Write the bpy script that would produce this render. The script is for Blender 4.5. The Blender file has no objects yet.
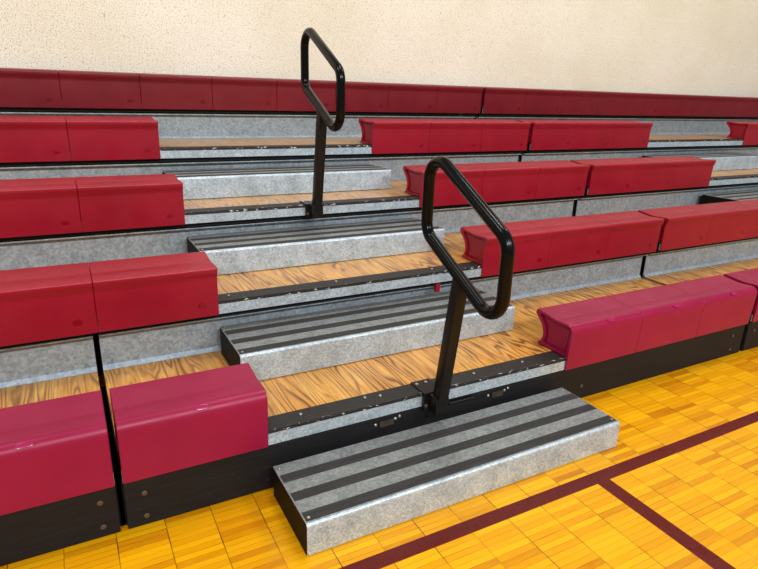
import bpy, bmesh, math, random
from mathutils import Vector, Matrix
random.seed(7)
S = bpy.context.scene
COL = S.collection

# ------------------------------------------------------------------ measures
M = 0.457                       # seat module pitch
D, RISE, H1 = 0.6386, 0.2533, 0.2389
XL, XR = 0.9628, 2.3252         # seat ends at the aisle
SEG = 1.3977                    # three modules plus the section gap
GL = XL - M                     # left section gap
GR0, GR1 = XR + 3 * M, XR + SEG + .012 # right section gap
XL2, XR2 = GR1 + 3 * M, 6.533   # second aisle
NZ = 0.056                      # nose face height
RY = 0.0816                     # riser set back behind the nose above it
H = lambda k: H1 + RISE * (k - 1)
Y = lambda k: D * (k - 1)
WALL_Y = 4 * D + 0.245

# ------------------------------------------------------------------ node helpers
def mat(name):
    m = bpy.data.materials.new(name); m.use_nodes = True
    nt = m.node_tree; b = nt.nodes['Principled BSDF']
    return m, nt, b
def N(nt, t, **kw):
    n = nt.nodes.new(t)
    for k, v in kw.items():
        if k.startswith('_'): setattr(n, k[1:], v)
        else:
            n.inputs[k.replace('__', ' ')].default_value = v
    return n
def L(nt, a, b): nt.links.new(a, b)
def math_(nt, op, a, b=None, c=None):
    n = nt.nodes.new('ShaderNodeMath'); n.operation = op
    for i, x in enumerate((a, b, c)):
        if x is None: continue
        if isinstance(x, (int, float)): n.inputs[i].default_value = x
        else: L(nt, x, n.inputs[i])
    return n.outputs[0]
def ramp(nt, fac, stops, interp='LINEAR'):
    n = nt.nodes.new('ShaderNodeValToRGB'); n.color_ramp.interpolation = interp
    e = n.color_ramp.elements
    while len(e) < len(stops): e.new(0.5)
    for el, (p, c) in zip(e, stops):
        el.position = p; el.color = (*c, 1) if len(c) == 3 else c
    L(nt, fac, n.inputs[0]); return n.outputs[0]
def mix(nt, fac, a, b, blend='MIX'):
    n = nt.nodes.new('ShaderNodeMix'); n.data_type = 'RGBA'; n.blend_type = blend
    for s, x in ((0, fac), (6, a), (7, b)):
        if isinstance(x, (int, float)): n.inputs[s].default_value = x
        elif isinstance(x, tuple): n.inputs[s].default_value = (*x, 1)
        else: L(nt, x, n.inputs[s])
    return n.outputs[2]
def pos(nt, scale=(1, 1, 1), rot=(0, 0, 0)):
    g = nt.nodes.new('ShaderNodeNewGeometry')
    mp = nt.nodes.new('ShaderNodeMapping')
    mp.inputs['Scale'].default_value = scale; mp.inputs['Rotation'].default_value = rot
    L(nt, g.outputs['Position'], mp.inputs['Vector']); return mp.outputs[0]
def noise(nt, vec, scale, detail=3, rough=.5, dist=0):
    n = nt.nodes.new('ShaderNodeTexNoise')
    n.inputs['Scale'].default_value = scale; n.inputs['Detail'].default_value = detail
    n.inputs['Roughness'].default_value = rough; n.inputs['Distortion'].default_value = dist
    L(nt, vec, n.inputs['Vector']); return n.outputs[0]
def bump(nt, b, h, strength=.2, dist=.002):
    n = nt.nodes.new('ShaderNodeBump'); n.inputs['Strength'].default_value = strength
    n.inputs['Distance'].default_value = dist
    L(nt, h, n.inputs['Height']); L(nt, n.outputs[0], b.inputs['Normal'])
def s2l(r, g, b):
    f = lambda c: ((c / 255 + .055) / 1.055) ** 2.4 if c > 10 else c / 255 / 12.92
    return (f(r), f(g), f(b))

# ------------------------------------------------------------------ materials
def m_plastic(name, c, c2, rough=.36):
    m, nt, b = mat(name)
    n = noise(nt, pos(nt), 4, 3)
    L(nt, ramp(nt, n, [(.3, c), (.7, c2)]), b.inputs['Base Color'])
    n2 = noise(nt, pos(nt), 700, 2)
    L(nt, ramp(nt, noise(nt, pos(nt), 9, 4), [(.3, (rough - .05,) * 3), (.7, (rough + .09,) * 3)]), b.inputs['Roughness'])
    bump(nt, b, n2, .08, .001)
    b.inputs['Specular IOR Level'].default_value = .45
    return m
RED = m_plastic('red_plastic', s2l(148, 18, 42), s2l(158, 23, 48))
DIMRED = m_plastic('dimmed_red_plastic', s2l(112, 15, 30), s2l(122, 19, 35), .42)  # the red again, with the dimmer light on the top row put into the colour
MAG = m_plastic('magenta_plastic', s2l(142, 15, 62), s2l(152, 20, 69), .34)
MAG.node_tree.nodes['Principled BSDF'].inputs['Specular IOR Level'].default_value = .36
def m_badge(name, c):
    m, nt, b = mat(name)
    L(nt, ramp(nt, noise(nt, pos(nt), 300, 2), [(.3, c), (.7, tuple(x * 1.25 for x in c))]), b.inputs['Base Color'])
    b.inputs['Roughness'].default_value = .22
    return m
BADGE = m_badge('red_badge', s2l(132, 10, 30))
BADGED = m_badge('dimmed_red_badge', s2l(100, 12, 26))  # badge red dimmed along with its seat
BADGEM = m_badge('magenta_badge', s2l(150, 30, 80))

def m_galv(name, lo, hi, rough=.42, metal=.35, spang=90):
    m, nt, b = mat(name)
    v = nt.nodes.new('ShaderNodeTexVoronoi'); v.inputs['Scale'].default_value = spang
    L(nt, pos(nt), v.inputs['Vector'])
    bw = nt.nodes.new('ShaderNodeSeparateColor'); L(nt, v.outputs['Color'], bw.inputs[0])
    n = noise(nt, pos(nt), 14, 4, .6)
    n3 = noise(nt, pos(nt), 260, 3, .7)
    f = math_(nt, 'ADD', math_(nt, 'MULTIPLY', bw.outputs[0], .3), math_(nt, 'MULTIPLY', n, .55))
    f = math_(nt, 'ADD', f, math_(nt, 'MULTIPLY', n3, .45))
    L(nt, ramp(nt, f, [(.36, lo), (.86, hi)]), b.inputs['Base Color'])
    L(nt, ramp(nt, bw.outputs[1], [(0, (rough - .1,) * 3), (1, (rough + .14,) * 3)]), b.inputs['Roughness'])
    b.inputs['Metallic'].default_value = metal
    return m
GALV = m_galv('galvanised_steel', s2l(134, 146, 152), s2l(188, 199, 205))
GALV_T = m_galv('shaded_galvanised_tread', s2l(113, 116, 115), s2l(158, 162, 161), .5, .35, 120)  # same steel, with the shaded look of the tops put into the colour
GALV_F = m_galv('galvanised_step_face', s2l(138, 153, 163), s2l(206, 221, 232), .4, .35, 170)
GALV_R = m_galv('galvanised_riser', s2l(124, 137, 145), s2l(176, 188, 196), .5)
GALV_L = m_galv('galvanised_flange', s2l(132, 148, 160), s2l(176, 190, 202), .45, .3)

def m_black(name, c, rough=.5, grain=True, hi=None):
    m, nt, b = mat(name)
    n = noise(nt, pos(nt, (2.5, 30, 45)), 3, 5, .65)
    hi = hi or tuple(x * 1.9 for x in c)
    col = ramp(nt, n, [(.35, c), (.75, hi)])
    sc = noise(nt, pos(nt, (1, 6, 6)), 34, 2, .5)
    col = mix(nt, ramp(nt, sc, [(.74, (0, 0, 0)), (.80, (1, 1, 1))]), col, s2l(110, 104, 98))
    L(nt, col, b.inputs['Base Color']); b.inputs['Roughness'].default_value = rough
    if grain: bump(nt, b, n, .25, .002)
    return m
SKIRT = m_black('black_stained_wood', s2l(22, 22, 25), .6)
SKIRT.node_tree.nodes['Principled BSDF'].inputs['Specular IOR Level'].default_value = .3
STRIP = m_black('black_grip_tape', s2l(46, 45, 45), .8, False, s2l(66, 64, 62))
def m_plain(name, c, rough, metal=0, c2=None):
    m, nt, b = mat(name)
    L(nt, ramp(nt, noise(nt, pos(nt), 30, 3), [(.3, c), (.7, c2 or tuple(x * 1.3 for x in c))]), b.inputs['Base Color'])
    b.inputs['Roughness'].default_value = rough; b.inputs['Metallic'].default_value = metal
    return m
GLOSS = m_plain('black_gloss_paint', s2l(9, 8, 8), .2)
GLOSS.node_tree.nodes['Principled BSDF'].inputs['Specular IOR Level'].default_value = .22
SATIN = m_plain('black_satin_paint', s2l(22, 19, 17), .36)
SATIN.node_tree.nodes['Principled BSDF'].inputs['Specular IOR Level'].default_value = .3
ENDBLK = m_plain('black_end_plate', s2l(14, 14, 14), .6)
ENDBLK.node_tree.nodes['Principled BSDF'].inputs['Specular IOR Level'].default_value = .2
DARK = m_plain('dark_beam_and_gap_fill', s2l(10, 10, 10), .8)
BOLT = m_plain('zinc_bolt', s2l(170, 170, 166), .3, .7)
RUST = m_plain('rusty_bolt', s2l(88, 74, 62), .6, .3)
LATCH = m_plain('worn_latch', s2l(60, 52, 45), .5, .4, s2l(96, 84, 72))

def m_nosing():
    m, nt, b = mat('worn_black_nosing')
    n = noise(nt, pos(nt, (4, 30, 30)), 5, 4)
    col = ramp(nt, n, [(.3, s2l(27, 26, 26)), (.75, s2l(50, 48, 46))])
    g = nt.nodes.new('ShaderNodeNewGeometry'); sp = nt.nodes.new('ShaderNodeSeparateXYZ')
    L(nt, g.outputs['Position'], sp.inputs[0])
    fr = math_(nt, 'MODULO', math_(nt, 'ADD', sp.outputs[1], 0.004), D)   # distance behind the nose edge
    edge = math_(nt, 'LESS_THAN', fr, .010)
    wear = ramp(nt, noise(nt, pos(nt, (1, 2, 2)), 44, 4, .6), [(.60, (0, 0, 0)), (.64, (1, 1, 1))])
    f = math_(nt, 'MULTIPLY', edge, wear)
    col = mix(nt, f, col, s2l(200, 200, 196))
    L(nt, col, b.inputs['Base Color']); b.inputs['Roughness'].default_value = .55
    bump(nt, b, n, .2, .001)
    return m
NOSING = m_nosing()

def m_ply(sheen_mix=0):
    m, nt, b = mat('varnished_plywood')
    # cathedral grain: contour lines of a stretched noise field, running front to back and a little askew
    n1 = noise(nt, pos(nt, (9, .9, 1), (0, 0, math.radians(20))), 1.0, 2, .45, .25)
    rings = math_(nt, 'FRACT', math_(nt, 'MULTIPLY', n1, 17))
    fine = noise(nt, pos(nt, (150, 9, 9), (0, 0, math.radians(20))), 1, 3, .6)
    amt = ramp(nt, noise(nt, pos(nt, (6, 2.2, 1)), 1.3, 3, .6), [(.34, (.2,) * 3), (.60, (.95,) * 3)])
    light = ramp(nt, noise(nt, pos(nt, (40, 3, 1), (0, 0, math.radians(20))), 1, 3, .6), [(.35, s2l(212, 152, 62)), (.65, s2l(232, 182, 98))])
    dk = ramp(nt, rings, [(0, (1,) * 3), (.14, (.95,) * 3), (.40, (.2,) * 3), (.7, (0,) * 3), (.92, (.4,) * 3), (1, (1,) * 3)])
    base = mix(nt, math_(nt, 'MULTIPLY', dk, amt), light, s2l(104, 54, 14))
    tint = ramp(nt, noise(nt, pos(nt), 2.6, 2), [(.35, (1.0, .90, .74)), (.65, (1.0, .98, .94))])
    col = mix(nt, 1, base, tint, 'MULTIPLY')
    col = mix(nt, math_(nt, 'MULTIPLY', ramp(nt, fine, [(.45, (0, 0, 0)), (.7, (1, 1, 1))]), .35), col, s2l(134, 78, 28))
    if sheen_mix: col = mix(nt, sheen_mix, col, s2l(168, 144, 120))  # pale grazing sheen of the upper decks mixed into the colour
    b.inputs['Specular IOR Level'].default_value = .6
    L(nt, col, b.inputs['Base Color']); b.inputs['Roughness'].default_value = .32
    bump(nt, b, fine, .1, .001)
    return m
PLY = {k: m_ply(d) for k, d in ((1, 0), (2, .06), (3, .3), (4, .55), (5, .5))}

LINE_Y0, LINE_Y1, LINE_X0, LINE_X1 = -0.483, -0.428, 2.044, 2.106
def m_floor():
    m, nt, b = mat('maple_finger_parquet')
    g = nt.nodes.new('ShaderNodeNewGeometry'); sp = nt.nodes.new('ShaderNodeSeparateXYZ')
    L(nt, g.outputs['Position'], sp.inputs[0]); x, y = sp.outputs[0], sp.outputs[1]
    W, F = 0.1445, 0.0236
    u = math_(nt, 'DIVIDE', math_(nt, 'SUBTRACT', x, 2.058 - W * 40), W); v = math_(nt, 'DIVIDE', math_(nt, 'ADD', y, 20), F)
    ui, vi = math_(nt, 'FLOOR', u), math_(nt, 'FLOOR', v)
    uf, vf = math_(nt, 'FRACT', u), math_(nt, 'FRACT', v)
    cb = nt.nodes.new('ShaderNodeCombineXYZ'); L(nt, ui, cb.inputs[0]); L(nt, vi, cb.inputs[1])
    wn = nt.nodes.new('ShaderNodeTexWhiteNoise'); wn.noise_dimensions = '2D'; L(nt, cb.outputs[0], wn.inputs['Vector'])
    vb = math_(nt, 'FLOOR', math_(nt, 'DIVIDE', vi, 6))
    cb2 = nt.nodes.new('ShaderNodeCombineXYZ'); L(nt, ui, cb2.inputs[0]); L(nt, vb, cb2.inputs[1])
    wn2 = nt.nodes.new('ShaderNodeTexWhiteNoise'); wn2.noise_dimensions = '2D'; L(nt, cb2.outputs[0], wn2.inputs['Vector'])
    gr = noise(nt, pos(nt, (10, 120, 1)), 1, 4, .6, .6)
    val = math_(nt, 'ADD', math_(nt, 'MULTIPLY', wn.outputs[0], .55), math_(nt, 'MULTIPLY', wn2.outputs[0], .14))
    val = math_(nt, 'ADD', val, math_(nt, 'MULTIPLY', gr, .3))
    col = ramp(nt, val, [(.12, s2l(186, 110, 4)), (.36, s2l(222, 155, 5)), (.8, s2l(240, 180, 10))])
    # seams: block joints front to back, hairlines between the fingers, and every sixth finger
    e = math_(nt, 'ABSOLUTE', math_(nt, 'SUBTRACT', uf, .5))
    s1 = math_(nt, 'GREATER_THAN', e, .5 - .010)
    e2 = math_(nt, 'ABSOLUTE', math_(nt, 'SUBTRACT', vf, .5))
    s2 = math_(nt, 'GREATER_THAN', e2, .5 - .035)
    vf6 = math_(nt, 'FRACT', math_(nt, 'DIVIDE', v, 6)); e3 = math_(nt, 'ABSOLUTE', math_(nt, 'SUBTRACT', vf6, .5))
    s3 = math_(nt, 'GREATER_THAN', e3, .5 - .008)
    dn = ramp(nt, noise(nt, pos(nt), 7, 3), [(.35, (.35,) * 3), (.65, (1,) * 3)])
    seam = math_(nt, 'MAXIMUM', math_(nt, 'MULTIPLY', s1, 1.0), math_(nt, 'MAXIMUM', math_(nt, 'MULTIPLY', s2, .62), math_(nt, 'MULTIPLY', s3, .65)))
    seam = math_(nt, 'MULTIPLY', seam, dn)
    col = mix(nt, seam, col, s2l(86, 50, 6))
    # painted court lines
    a = math_(nt, 'MULTIPLY', math_(nt, 'GREATER_THAN', y, LINE_Y0), math_(nt, 'LESS_THAN', y, LINE_Y1))
    c = math_(nt, 'MULTIPLY', math_(nt, 'GREATER_THAN', x, LINE_X0), math_(nt, 'LESS_THAN', x, LINE_X1))
    c = math_(nt, 'MULTIPLY', c, math_(nt, 'LESS_THAN', y, LINE_Y0 + .01))
    paint = math_(nt, 'MAXIMUM', a, c)
    pc = mix(nt, math_(nt, 'MULTIPLY', seam, .35), ramp(nt, noise(nt, pos(nt), 60, 3), [(.3, s2l(92, 18, 12)), (.7, s2l(104, 24, 16))]), s2l(60, 10, 10))
    col = mix(nt, paint, col, pc)
    L(nt, col, b.inputs['Base Color'])
    L(nt, ramp(nt, noise(nt, pos(nt), 12, 3), [(.3, (.24,) * 3), (.7, (.38,) * 3)]), b.inputs['Roughness'])
    b.inputs['Specular IOR Level'].default_value = .3
    bump(nt, b, math_(nt, 'SUBTRACT', 1, seam), .15, .001)
    return m
FLOOR = m_floor()

def m_wall():
    m, nt, b = mat('cream_painted_block')
    g = nt.nodes.new('ShaderNodeNewGeometry'); sp = nt.nodes.new('ShaderNodeSeparateXYZ')
    L(nt, g.outputs['Position'], sp.inputs[0]); x, z = sp.outputs[0], sp.outputs[2]
    sp1 = noise(nt, pos(nt), 130, 3, .75)
    sp2 = noise(nt, pos(nt), 46, 3, .7)
    big = noise(nt, pos(nt, (1, 1, 1)), 1.1, 3)
    base = ramp(nt, big, [(.35, s2l(226, 220, 200)), (.65, s2l(236, 231, 217))])
    base = mix(nt, ramp(nt, sp1, [(.33, (1,) * 3), (.46, (0,) * 3)]), base, s2l(150, 138, 114))
    base = mix(nt, ramp(nt, sp2, [(.27, (.7,) * 3), (.38, (0,) * 3)]), base, s2l(165, 148, 120))
    base = mix(nt, ramp(nt, sp1, [(.6, (0,) * 3), (.72, (.6,) * 3)]), base, s2l(246, 240, 224))
    zz = math_(nt, 'DIVIDE', math_(nt, 'SUBTRACT', z, 1.545), .203)
    zr = math_(nt, 'FLOOR', zz); zf = math_(nt, 'ABSOLUTE', math_(nt, 'SUBTRACT', math_(nt, 'FRACT', zz), .5))
    xx = math_(nt, 'ADD', math_(nt, 'DIVIDE', x, .406), math_(nt, 'MULTIPLY', math_(nt, 'MODULO', zr, 2), .5))
    xf = math_(nt, 'ABSOLUTE', math_(nt, 'SUBTRACT', math_(nt, 'FRACT', xx), .5))
    j = math_(nt, 'MAXIMUM', math_(nt, 'GREATER_THAN', zf, .482), math_(nt, 'MULTIPLY', math_(nt, 'GREATER_THAN', xf, .492), .7))
    jn = math_(nt, 'MULTIPLY', j, ramp(nt, noise(nt, pos(nt), 9, 3), [(.4, (.1,) * 3), (.65, (.55,) * 3)]))
    base = mix(nt, jn, base, s2l(238, 231, 214))
    L(nt, base, b.inputs['Base Color']); b.inputs['Roughness'].default_value = .8
    hgt = math_(nt, 'SUBTRACT', math_(nt, 'ADD', sp1, sp2), math_(nt, 'MULTIPLY', j, .5))
    bump(nt, b, hgt, .45, .004)
    return m
WALL = m_wall()

# ------------------------------------------------------------------ mesh helpers
def tag(o, label=None, cat=None, group=None, kind=None):
    for k, v in (('label', label), ('category', cat), ('group', group), ('kind', kind)):
        if v: o[k] = v
    return o
def empty(name, loc):
    o = bpy.data.objects.new(name, None); COL.objects.link(o); o.location = loc
    o.empty_display_size = .05; return o
def link(name, bm, m, parent=None, smooth=False):
    me = bpy.data.meshes.new(name)
    bmesh.ops.recalc_face_normals(bm, faces=bm.faces[:])
    bm.to_mesh(me); bm.free(); me.materials.append(m)
    if smooth:
        for p in me.polygons: p.use_smooth = True
        me.set_sharp_from_angle(angle=math.radians(38))
    o = bpy.data.objects.new(name, me); COL.objects.link(o)
    if parent: o.parent = parent
    return o
def box(bm, x0, x1, y0, y1, z0, z1, bev=0):
    r = bmesh.ops.create_cube(bm, size=1)
    for v in r['verts']:
        v.co = Vector((x0 + (v.co.x + .5) * (x1 - x0), y0 + (v.co.y + .5) * (y1 - y0), z0 + (v.co.z + .5) * (z1 - z0)))
    if bev:
        es = list({e for v in r['verts'] for e in v.link_edges})
        bmesh.ops.bevel(bm, geom=es, offset=bev, segments=2, affect='EDGES', profile=.5)
    return bm
def boxes(*a, bev=0):
    bm = bmesh.new()
    for q in a: box(bm, *q, bev=bev)
    return bm
def prism(prof, x0, x1, bev=0, recess=None):
    """profile in (y, z) swept along X; optional rounded ends, or ends set back inside a rim"""
    bm = bmesh.new()
    rings = []
    xs = [x0, x0 + bev, x1 - bev, x1] if bev else [x0, x1]
    cy = sum(p[0] for p in prof) / len(prof); cz = sum(p[1] for p in prof) / len(prof)
    n = len(prof)
    def inset(d):
        out = []
        for i in range(n):
            a, c, e = Vector(prof[i - 1]), Vector(prof[i]), Vector(prof[(i + 1) % n])
            t1, t2 = (c - a).normalized(), (e - c).normalized()
            nn = Vector((-(t1.y + t2.y), t1.x + t2.x))
            if nn.length < 1e-6: nn = Vector((-t1.y, t1.x))
            nn.normalize(); out.append(c + nn * d * SGN)
        return out
    area = sum(prof[i - 1][0] * prof[i][1] - prof[i][0] * prof[i - 1][1] for i in range(n))
    SGN = 1 if area > 0 else -1
    small = inset(bev) if bev else prof
    for i, x in enumerate(xs):
        pp = small if bev and i in (0, 3) else prof
        rings.append([bm.verts.new((x, p[0], p[1])) for p in pp])
    for a, b_ in zip(rings, rings[1:]):
        for i in range(n):
            bm.faces.new((a[i - 1], a[i], b_[i], b_[i - 1]))
    for ring, x, s in ((rings[0], x0, 1), (rings[-1], x1, -1)):
        if recess:
            t, dp = recess
            q = inset(bev + t)
            r1 = [bm.verts.new((x, p[0], p[1])) for p in q]
            r2 = [bm.verts.new((x + s * dp, p[0], p[1])) for p in q]
            for a, b_ in ((ring, r1), (r1, r2)):
                for i in range(n): bm.faces.new((a[i - 1], a[i], b_[i], b_[i - 1]))
            bm.faces.new(r2)
        else: bm.faces.new(ring)
    return bm
def fillet(pts, radii, seg=6, closed=True):
    out = []; n = len(pts)
    for i in range(n):
        p = Vector(pts[i]); r = radii[i]
        if r <= 0: out.append(p); continue
        a, b_ = Vector(pts[i - 1]) - p, Vector(pts[(i + 1) % n]) - p
        la, lb = a.length, b_.length; a.normalize(); b_.normalize()
        ang = a.angle(b_); d = min(r / math.tan(ang / 2), la * .49, lb * .49); r = d * math.tan(ang / 2)
        c = p + (a + b_).normalized() * (r / math.sin(ang / 2))
        s, e = p + a * d - c, p + b_ * d - c
        tot = s.angle(e)
        for k in range(seg + 1):
            t = k / seg
            out.append(c + (s * math.sin((1 - t) * tot) + e * math.sin(t * tot)) / math.sin(tot))
    return out
def disc(bm, c, ax, r, h, seg=14, sx=1, sy=1):
    ax = Vector(ax).normalized()
    u = Vector((1, 0, 0)) if abs(ax.x) < .9 else Vector((0, 1, 0))
    u = (u - ax * u.dot(ax)).normalized(); w = ax.cross(u)
    rings = []
    for rr, hh in ((r, 0), (r, h * .6), (r * .8, h)):
        rings.append([bm.verts.new(Vector(c) + u * math.cos(t) * rr * sx + w * math.sin(t) * rr * sy + ax * hh)
                      for t in [2 * math.pi * k / seg for k in range(seg)]])
    for a, b_ in zip(rings, rings[1:]):
        for i in range(seg): bm.faces.new((a[i - 1], a[i], b_[i], b_[i - 1]))
    bm.faces.new(rings[-1]); bm.faces.new(rings[0]); return bm
def tube_closed(path, r, seg=16):
    bm = bmesh.new(); n = len(path); rings = []
    for i, p in enumerate(path):
        t = (path[(i + 1) % n] - path[i - 1]).normalized()
        u = Vector((1, 0, 0)); w = t.cross(u).normalized()
        rings.append([bm.verts.new(p + u * math.cos(a) * r + w * math.sin(a) * r)
                      for a in [2 * math.pi * k / seg for k in range(seg)]])
    for j in range(n):
        a, b_ = rings[j - 1], rings[j]
        for i in range(seg): bm.faces.new((a[i - 1], a[i], b_[i], b_[i - 1]))
    return bm
def copy_tree(o, parent=None):
    c = o.copy(); COL.objects.link(c)
    if parent: c.parent = parent
    for ch in list(o.children): copy_tree(ch, c)
    return c

# ------------------------------------------------------------------ setting
fl = link('floor', boxes((-4, 13, -5, WALL_Y, -.05, 0)), FLOOR); tag(fl, kind='structure')
wl = link('wall_back', boxes((-4, 13, WALL_Y, WALL_Y + .2, 0, 4.2)), WALL); tag(wl, kind='structure')

# ------------------------------------------------------------------ bleacher tiers
def tier(k, x0, x1, label, aisles=(), gapL=False, gapR=False):
    h, y = H(k), Y(k)
    root = empty('bleacher_tier', (0, y, 0))
    tag(root, label, 'bleacher', 'telescoping bleacher tiers')
    yb = D + RY - .004 if k < 5 else WALL_Y - y - .002
    link('plywood_deck', boxes((x0, x1, .087, yb, h - .022, h)), PLY[k], root)
    link('nosing', boxes((x0, x1, 0.0, .085, h - .012, h + .002), bev=.001), NOSING, root)
    link('nose_face', boxes((x0, x1, .0, .005, h - NZ, h - .013)), GALV_F, root)
    link('deck_beam', boxes((x0 + .002, x1 - .002, .006, .05, h - .054, h - .024)), DARK, root)
    if k < 5:
        ry = D + RY
        link('riser', boxes((x0, x1, ry, ry + .004, h - .02, h + RISE - .085)), GALV_R, root)
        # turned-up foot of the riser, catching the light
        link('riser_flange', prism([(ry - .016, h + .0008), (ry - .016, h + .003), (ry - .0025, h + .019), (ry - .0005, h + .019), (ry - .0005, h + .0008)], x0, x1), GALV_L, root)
        link('riser_lip', boxes((x0, x1, ry - .035, ry - .0005, h + RISE - .096, h + RISE - .088), bev=.002), GALV, root)
        link('gap_shade_strip', boxes((x0, x1, ry - .055, ry + .01, h + RISE - .078, h + RISE - .064)), DARK, root)  # black strip standing in for the shaded gap under the nose
    if k == 1:
        sk = link('skirt_board', boxes((x0, x1, .006, .030, .003, h - NZ - .008), bev=.003), SKIRT, root)
    # dark blocks added behind and under the section gap so it reads black
    for g, flag in ((x0, gapL), (x1, gapR)):
        if flag:
            s = 1 if g == x0 else -1
            a, b_ = sorted((g - s * .018, g + s * .05))
            if k < 5: link('gap_blocker', boxes((a, b_, D + RY + .03, D + RY + .06, h - .04, h + RISE - .05)), DARK, root)
            if k == 1: link('gap_blocker', boxes((a, b_, .036, .06, .001, h - .06)), DARK, root)
            if k < 5: link('gap_under_blocker', boxes((a, b_, D * .12, D - .01, h - .10, h - .032)), DARK, root)
    return root

row_word = {1: 'lowest', 2: 'second', 3: 'third', 4: 'fourth', 5: 'top'}
G = .006
T = {}
for k in (1,):
    T[k, 'a'] = tier(k, -1.4, GL - .022, f'{row_word[k]} bleacher tier left of the narrow section gap at the left', gapR=True)
    T[k, 'b'] = tier(k, GL, GR0, f'{row_word[k]} bleacher tier crossing the near aisle, plywood deck with worn black nosing', gapL=True, gapR=True)
    T[k, 'c'] = tier(k, GR1, 7, f'{row_word[k]} bleacher tier right of the section gap at the right', gapL=True)
for k in (2, 3, 4, 5):
    T[k, 'b'] = tier(k, -1.4, GR0, f'{row_word[k]} bleacher tier running from the left past the near aisle to the section gap', gapR=True)
    T[k, 'c'] = tier(k, GR1, 12, f'{row_word[k]} bleacher tier right of the section gap, reaching the far right edge', gapL=True)
# bolt heads on the skirt boards and along the worn nosing of the near aisle
def bolts(root, pts, ax, r=.008, h=.004, m=BOLT, name='bolt'):
    for p in pts: link(name, disc(bmesh.new(), p, ax, r, h, 10), m, root, True)
bolts(T[1, 'a'], [(.437, .006, .128), (.437, .006, .04), (.10, .006, .128)], (0, -1, 0), .009, .003, RUST)
bolts(T[1, 'b'], [(.563, .006, .122), (.563, .006, .037), (2.46, .006, .07), (3.60, .006, .12), (3.60, .006, .04)], (0, -1, 0), .009, .003, RUST)
bolts(T[1, 'c'], [(3.80, .006, .12)], (0, -1, 0), .009, .003, RUST)
bolts(T[1, 'b'], [(x, yy, H1 + .002) for x, yy in ((1.10, .05), (1.36, .06), (1.42, .05), (1.86, .05), (2.12, .05))], (0, 0, 1), .006)
bolts(T[2, 'b'], [(x, yy, H(2) + .002) for x, yy in ((1.02, .05), (1.52, .05), (2.05, .05), (2.13, .045))], (0, 0, 1), .006)
# latch plates on the skirt behind the floor step
for lx in (1.425, 1.955):
    lp = link('latch_plate', boxes((lx - .03, lx + .03, -.001, .006, .136, .160), bev=.001), LATCH, T[1, 'b'])
    for dx, dz in ((-.045, .004), (.04, .010), (.058, .016)):
        link('screw', disc(bmesh.new(), (lx + dx, .006, .145 + dz), (0, -1, 0), .006, .003, 8), BOLT, lp, True)
link('latch_ledge', boxes((1.70, 1.82, -.018, .006, .166, .174), bev=.002), SATIN, T[1, 'b'])
# short red tab hanging under the second nose
link('red_tab', boxes((2.062, 2.088, .02, .04, H(2) - .118, H(2) - .066), bev=.003), RED, T[2, 'b'])

# ------------------------------------------------------------------ moulded seats
def P2(pts, rad, n=5): return [(p.x, p.y) for p in fillet(pts, rad, n)]
BACK = [(.205, .168), (.214, .146), (.166, .100), (.150, .055), (.166, .022), (.186, .0042), (-.0015, .0042), (-.0015, -.058)]
BR = [.012, .008, .05, .05, .03, .004, 0, 0]
PROF = P2([(-.008, -.058), (-.014, .112), (-.026, .132), (-.030, .157), (.085, .152)] + BACK, [.003, .06, .03, .020, .15] + BR)
PROF1 = P2([(-.008, -.058), (-.020, .158), (.085, .153)] + BACK, [.003, .036, .15] + BR, 7)
INNER = P2([(.006, .014), (-.004, .100), (-.012, .144), (.085, .141), (.190, .153), (.150, .104), (.136, .055), (.150, .018)],
           [.006, .04, .012, .1, .006, .04, .05, .006])
def seat_shell(prof, x0, x1, bev, depth):
    """moulded shell swept along X with softened ends; both ends are hollow inside a rim"""
    bm = bmesh.new(); n = len(prof)
    def inset(d):
        out = []
        for i in range(n):
            a, c, e = Vector(prof[i - 1]), Vector(prof[i]), Vector(prof[(i + 1) % n])
            t1, t2 = (c - a).normalized(), (e - c).normalized()
            nn = Vector((-(t1.y + t2.y), t1.x + t2.x))
            nn = nn.normalized() if nn.length > 1e-6 else Vector((-t1.y, t1.x))
            out.append(c + nn * d * SG)
        return out
    ar = sum(prof[i - 1][0] * prof[i][1] - prof[i][0] * prof[i - 1][1] for i in range(n)); SG = 1 if ar > 0 else -1
    sm = inset(bev)
    rings = [[bm.verts.new((x, p[0], p[1])) for p in q] for x, q in ((x0, sm), (x0 + bev, prof), (x1 - bev, prof), (x1, sm))]
    for a, b_ in zip(rings, rings[1:]):
        for i in range(n): bm.faces.new((a[i - 1], a[i], b_[i], b_[i - 1]))
    m_ = len(INNER)
    for ring, x, sgn in ((rings[0], x0, 1), (rings[-1], x1, -1)):
        r1 = [bm.verts.new((x, p[0], p[1])) for p in INNER]
        r2 = [bm.verts.new((x + sgn * depth, p[0], p[1])) for p in INNER]
        for i in range(m_): bm.faces.new((r1[i - 1], r1[i], r2[i], r2[i - 1]))
        bm.faces.new(r2)
        eo = [bm.edges.get((ring[i - 1], ring[i])) for i in range(n)]
        ei = [bm.edges.get((r1[i - 1], r1[i])) for i in range(m_)]
        bmesh.ops.triangle_fill(bm, edges=eo + ei, use_beauty=True, use_dissolve=False, normal=(sgn, 0, 0))
    return bm
def end_panel(root, m, right):
    """ribbed plate closing the hollow end of a seat that faces an aisle"""
    c = (sum(p[0] for p in INNER) / len(INNER), sum(p[1] for p in INNER) / len(INNER))
    q = [(c[0] + (p[0] - c[0]) * .86, c[1] + (p[1] - c[1]) * .84) for p in INNER]
    x0, x1 = (M - .0155, M - .0120) if right else (.0120, .0155)
    return link('end_panel', prism(q, x0, x1), m, root, True)
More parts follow.
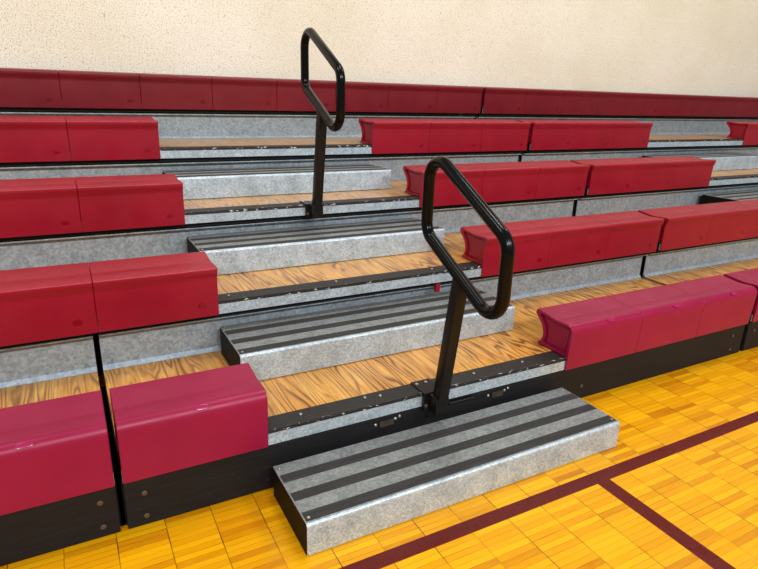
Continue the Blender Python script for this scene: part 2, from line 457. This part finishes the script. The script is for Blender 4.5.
def seat_proto(m, badge, kind):
    root = empty('seat_module', (0, 0, 0))
    link('seat_shell', seat_shell(PROF1 if kind == 'front' else PROF, .0007, M - .0007, .0022, .016), m, root, True)
    bm = bmesh.new()
    if kind == 'front': disc(bm, (.545 * M, -.0101, .1478), Vector((0, -.70, .70)), .0115, .0016, 20, 2.1, .75)
    else: disc(bm, (M - .066, -.0097, -.006), (0, -1, -.03), .015, .0009, 18, 1.2, .9)
    link('oval_badge', bm, badge, root, True)
    return root
PROTO = {}
def ordinal(n): return ['first', 'second', 'third', 'fourth', 'fifth', 'sixth', 'seventh', 'eighth', 'ninth', 'tenth', 'eleventh', 'twelfth', 'thirteenth', 'fourteenth', 'fifteenth', 'sixteenth', 'seventeenth', 'eighteenth'][n]
def seat(k, x, label, end=None):
    kind = 'front' if k == 1 else ('top' if k == 5 else 'mid')
    m, bd = {'front': (MAG, BADGEM), 'mid': (RED, BADGE), 'top': (DIMRED, BADGED)}[kind]
    if kind not in PROTO: o = PROTO[kind] = seat_proto(m, bd, kind)
    else: o = copy_tree(PROTO[kind])
    o.location = (x, Y(k), H(k))
    if end: end_panel(o, m, end == 'right')
    g = {1: 'magenta seats of the front row', 2: 'red seats of the second row', 3: 'red seats of the third row', 4: 'red seats of the fourth row', 5: 'dark red seats of the top row'}[k]
    tag(o, label, 'seat', g)
    return o
cname = {1: 'magenta', 2: 'red', 3: 'red', 4: 'red', 5: 'dark red'}
rname = {1: 'front', 2: 'second', 3: 'third', 4: 'fourth', 5: 'top'}
nL = {1: 2, 2: 2, 3: 2, 4: 2}
for k in (1, 2, 3, 4):
    for i in range(nL[k]):
        x = XL - M * (i + 1) - (.022 if (k < 2 and i >= 1) else 0)
        if k == 1:
            lab = 'shiny magenta plastic seat between the left section gap and the near aisle' if i == 0 else 'magenta plastic seat at the left edge, left of the black section gap'
        else:
            lab = f'{cname[k]} plastic seat in the {rname[k]} row, ' + ('directly left of the near aisle' if i == 0 else 'cut by the left edge of the picture')
        seat(k, x, lab, 'right' if i == 0 else None)
    for i in range(3):
        seat(k, XR + M * i, f'{cname[k]} plastic seat in the {rname[k]} row, {["first", "second", "third"][i]} seat right of the near aisle', "left" if i == 0 else None)
nR = {1: 1, 2: 3, 3: 3, 4: 3}
for k in (1, 2, 3, 4):
    for i in range(nR[k]):
        lab = f'{cname[k]} plastic seat in the {rname[k]} row, ' + ['first right of the section gap', 'second right of the section gap', 'third right of the section gap'][i]
        seat(k, GR1 + M * i, lab, 'right' if i == 2 else None)
seat(4, XR2, 'red plastic seat in the fourth row, beyond the far right aisle', 'left')
x = XL - 2 * M; i = 0
while x < GR0 - .01:
    seat(5, x, f'dark red seat in the top row by the wall, {ordinal(i)} from the left edge'); x += M; i += 1
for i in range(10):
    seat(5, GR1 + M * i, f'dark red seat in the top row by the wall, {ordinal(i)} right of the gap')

# ------------------------------------------------------------------ aisle steps
def make_step(w, d, h):
    """origin: bottom left corner of the back edge; extends to +x and -y"""
    root = empty('aisle_step', (0, 0, 0))
    t = .004
    outer = fillet([(0, h), (-d, h), (-d, .003)], [0, .012, 0], 5)
    inner = fillet([(-d + t, .003), (-d + t, h - t), (0, h - t)], [0, .008, 0], 5)
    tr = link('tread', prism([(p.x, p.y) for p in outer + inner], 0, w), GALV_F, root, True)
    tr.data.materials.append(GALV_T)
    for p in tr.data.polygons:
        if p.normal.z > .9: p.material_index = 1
    s = .042; bay = (d - .016 - 3 * s) / 3
    for i in range(3):
        y1 = -(bay + s) * i - bay
        link('grip_strip', boxes((.004, w - .004, y1 - s, y1, h - .0005, h + .0012)), STRIP, root)
    for x0 in (.0, w - .005):
        ep = fillet([(-.002, .001), (-.002, h - .005), (-d + .006, h - .005), (-d + .006, .001)], [0, 0, .010, .004], 4)
        o = .0012 if x0 else -.0012
        link('end_plate', prism([(p.x, p.y) for p in ep], x0 + o, x0 + .005 + o), ENDBLK, root)
    link('back_plate', boxes((.006, w - .006, -.006, -.002, .002, h - .006)), ENDBLK, root)
    for x0 in (.016, w - .016):
        for y0 in (-.020, -d + .030):
            link('rivet', disc(bmesh.new(), (x0, y0, h), (0, 0, 1), .0055, .003, 10), BOLT, root, True)
    return root
FS = make_step(1.33, .318, .1146); FS.location = (.969, -.0274, 0)
tag(FS, 'galvanised step with three black grip strips standing on the gym floor', 'step', 'aisle steps')
DS = make_step(1.353, .3245, .1243)
sx, sy = .9726, .3547 + .3245
place = [(1, 0, 'galvanised step on the lowest plywood deck in the near aisle, behind the front handrail'),
         (2, 0, 'galvanised step on the second plywood deck in the near aisle'),
         (3, 0, 'galvanised step on the third deck in the near aisle, behind the rear handrail'),
         (2, 1, 'galvanised step with black end mostly hidden behind second row seats, far right aisle'),
         (3, 1, 'galvanised step at the right picture edge on the third deck of the far aisle')]
for i, (k, far, lab) in enumerate(place):
    o = DS if i == 0 else copy_tree(DS)
    o.location = (sx + (XL2 - XL if far else 0), Y(k) + sy, H(k) + .0005)
    tag(o, lab, 'step', 'aisle steps')

# ------------------------------------------------------------------ handrails
def make_rail():
    """origin: nose edge of its deck, deck height"""
    root = empty('aisle_handrail', (0, 0, 0))
    c = [(.106, .9206), (-.3527, .678), (-.3527, .3816), (.106, .609)]
    path = fillet(c, [.072] * 4, 8)
    link('grip_loop', tube_closed([Vector((0, p.x, p.y)) for p in path], .0215), GLOSS, root, True)
    py, w, lean = -.044, .0225, -.15
    zt = .3816 + (py + lean * .5 + .3527) * .497
    bm = boxes((-w, w, py - w, py + w, -.055, zt), bev=.004)
    for v in bm.verts:
        if v.co.z > .3: v.co.z += (v.co.y - py) * .497 - .012
        v.co.y += lean * (v.co.z + .07)
    link('post', bm, SATIN, root, True)
    sl = link('post_sleeve', boxes((-.029, .029, py - .029, py + .0245, -.064, .004), bev=.004), SATIN, root, True)
    br = link('mounting_bracket', boxes((-.050, .034, -.0195, .085, .0025, .0075), (-.050, .034, -.0195, -.006, -.064, .0025), bev=.001), SATIN, root)
    for x0, y0 in ((-.036, .06), (0.006, .06)):
        link('bolt', disc(bmesh.new(), (x0, y0, .0075), (0, 0, 1), .007, .004, 10), BOLT, br, True)
    link('bolt', disc(bmesh.new(), (-.041, -.0195, -.045), (0, -1, 0), .008, .005, 10), RUST, br, True)
    return root
R1 = make_rail(); R1.location = (1.625, 0, H(1))
tag(R1, 'front black tube handrail, closed loop on a square post, at the lowest deck', 'handrail', 'aisle handrails')
R2 = copy_tree(R1); R2.location = (1.646, Y(3) + .004, H(3))
tag(R2, 'rear black tube handrail higher up the near aisle, its loop against the wall', 'handrail', 'aisle handrails')

# ------------------------------------------------------------------ light
w = bpy.data.worlds.new('gym_ambient'); S.world = w; w.use_nodes = True
bg = w.node_tree.nodes['Background']; bg.inputs[0].default_value = (.93, .97, 1, 1); bg.inputs[1].default_value = .34
def area(name, loc, size, power, target, col=(1, .97, .92)):
    l = bpy.data.lights.new(name, 'AREA'); l.shape = 'RECTANGLE'; l.size, l.size_y = size; l.energy = power; l.color = col
    o = bpy.data.objects.new(name, l); COL.objects.link(o); o.location = loc
    o.rotation_euler = (Vector(target) - Vector(loc)).to_track_quat('-Z', 'Y').to_euler()
for lx in (-1.5, 2.5, 6.5):
    area('gym_and_wash_light', (lx, .2, 6.2), (1.2, .6), 60, (lx, .2, 0))
    area('gym_and_wash_light', (lx, 1.0, 5.6), (1.2, .4), 24, (lx, WALL_Y, 2.0), (1, .98, .95))  # wall wash added to brighten the wall and upper rows, no fixture known
    area('gym_and_wash_light', (lx - 1, -6.5, 5.2), (1.6, .8), 270, (lx, .5, 0.7), (1, .98, .96))

# ------------------------------------------------------------------ camera
cam = bpy.data.cameras.new('camera'); co = bpy.data.objects.new('camera', cam); COL.objects.link(co); S.camera = co
yaw, pit, rol, f = .4975, -.3158, .0293, 582.4
cam.sensor_fit = 'HORIZONTAL'; cam.sensor_width = 36; cam.lens = 36 * f / 758; cam.clip_start = .02
Fv = Vector((math.sin(yaw) * math.cos(pit), math.cos(yaw) * math.cos(pit), math.sin(pit)))
Rv = Vector((math.cos(yaw), -math.sin(yaw), 0)); Uv = Rv.cross(Fv)
R2v = Rv * math.cos(rol) + Uv * math.sin(rol); U2v = (Rv * -math.sin(rol)) + Uv * math.cos(rol)
mw = Matrix((R2v, U2v, -Fv)).transposed().to_4x4(); mw.translation = Vector((.464, -1.6755, 1.3295))
co.matrix_world = mw
S.view_settings.view_transform = 'Standard'; S.view_settings.look = 'None'
S.view_settings.exposure = -.05; S.view_settings.gamma = .93
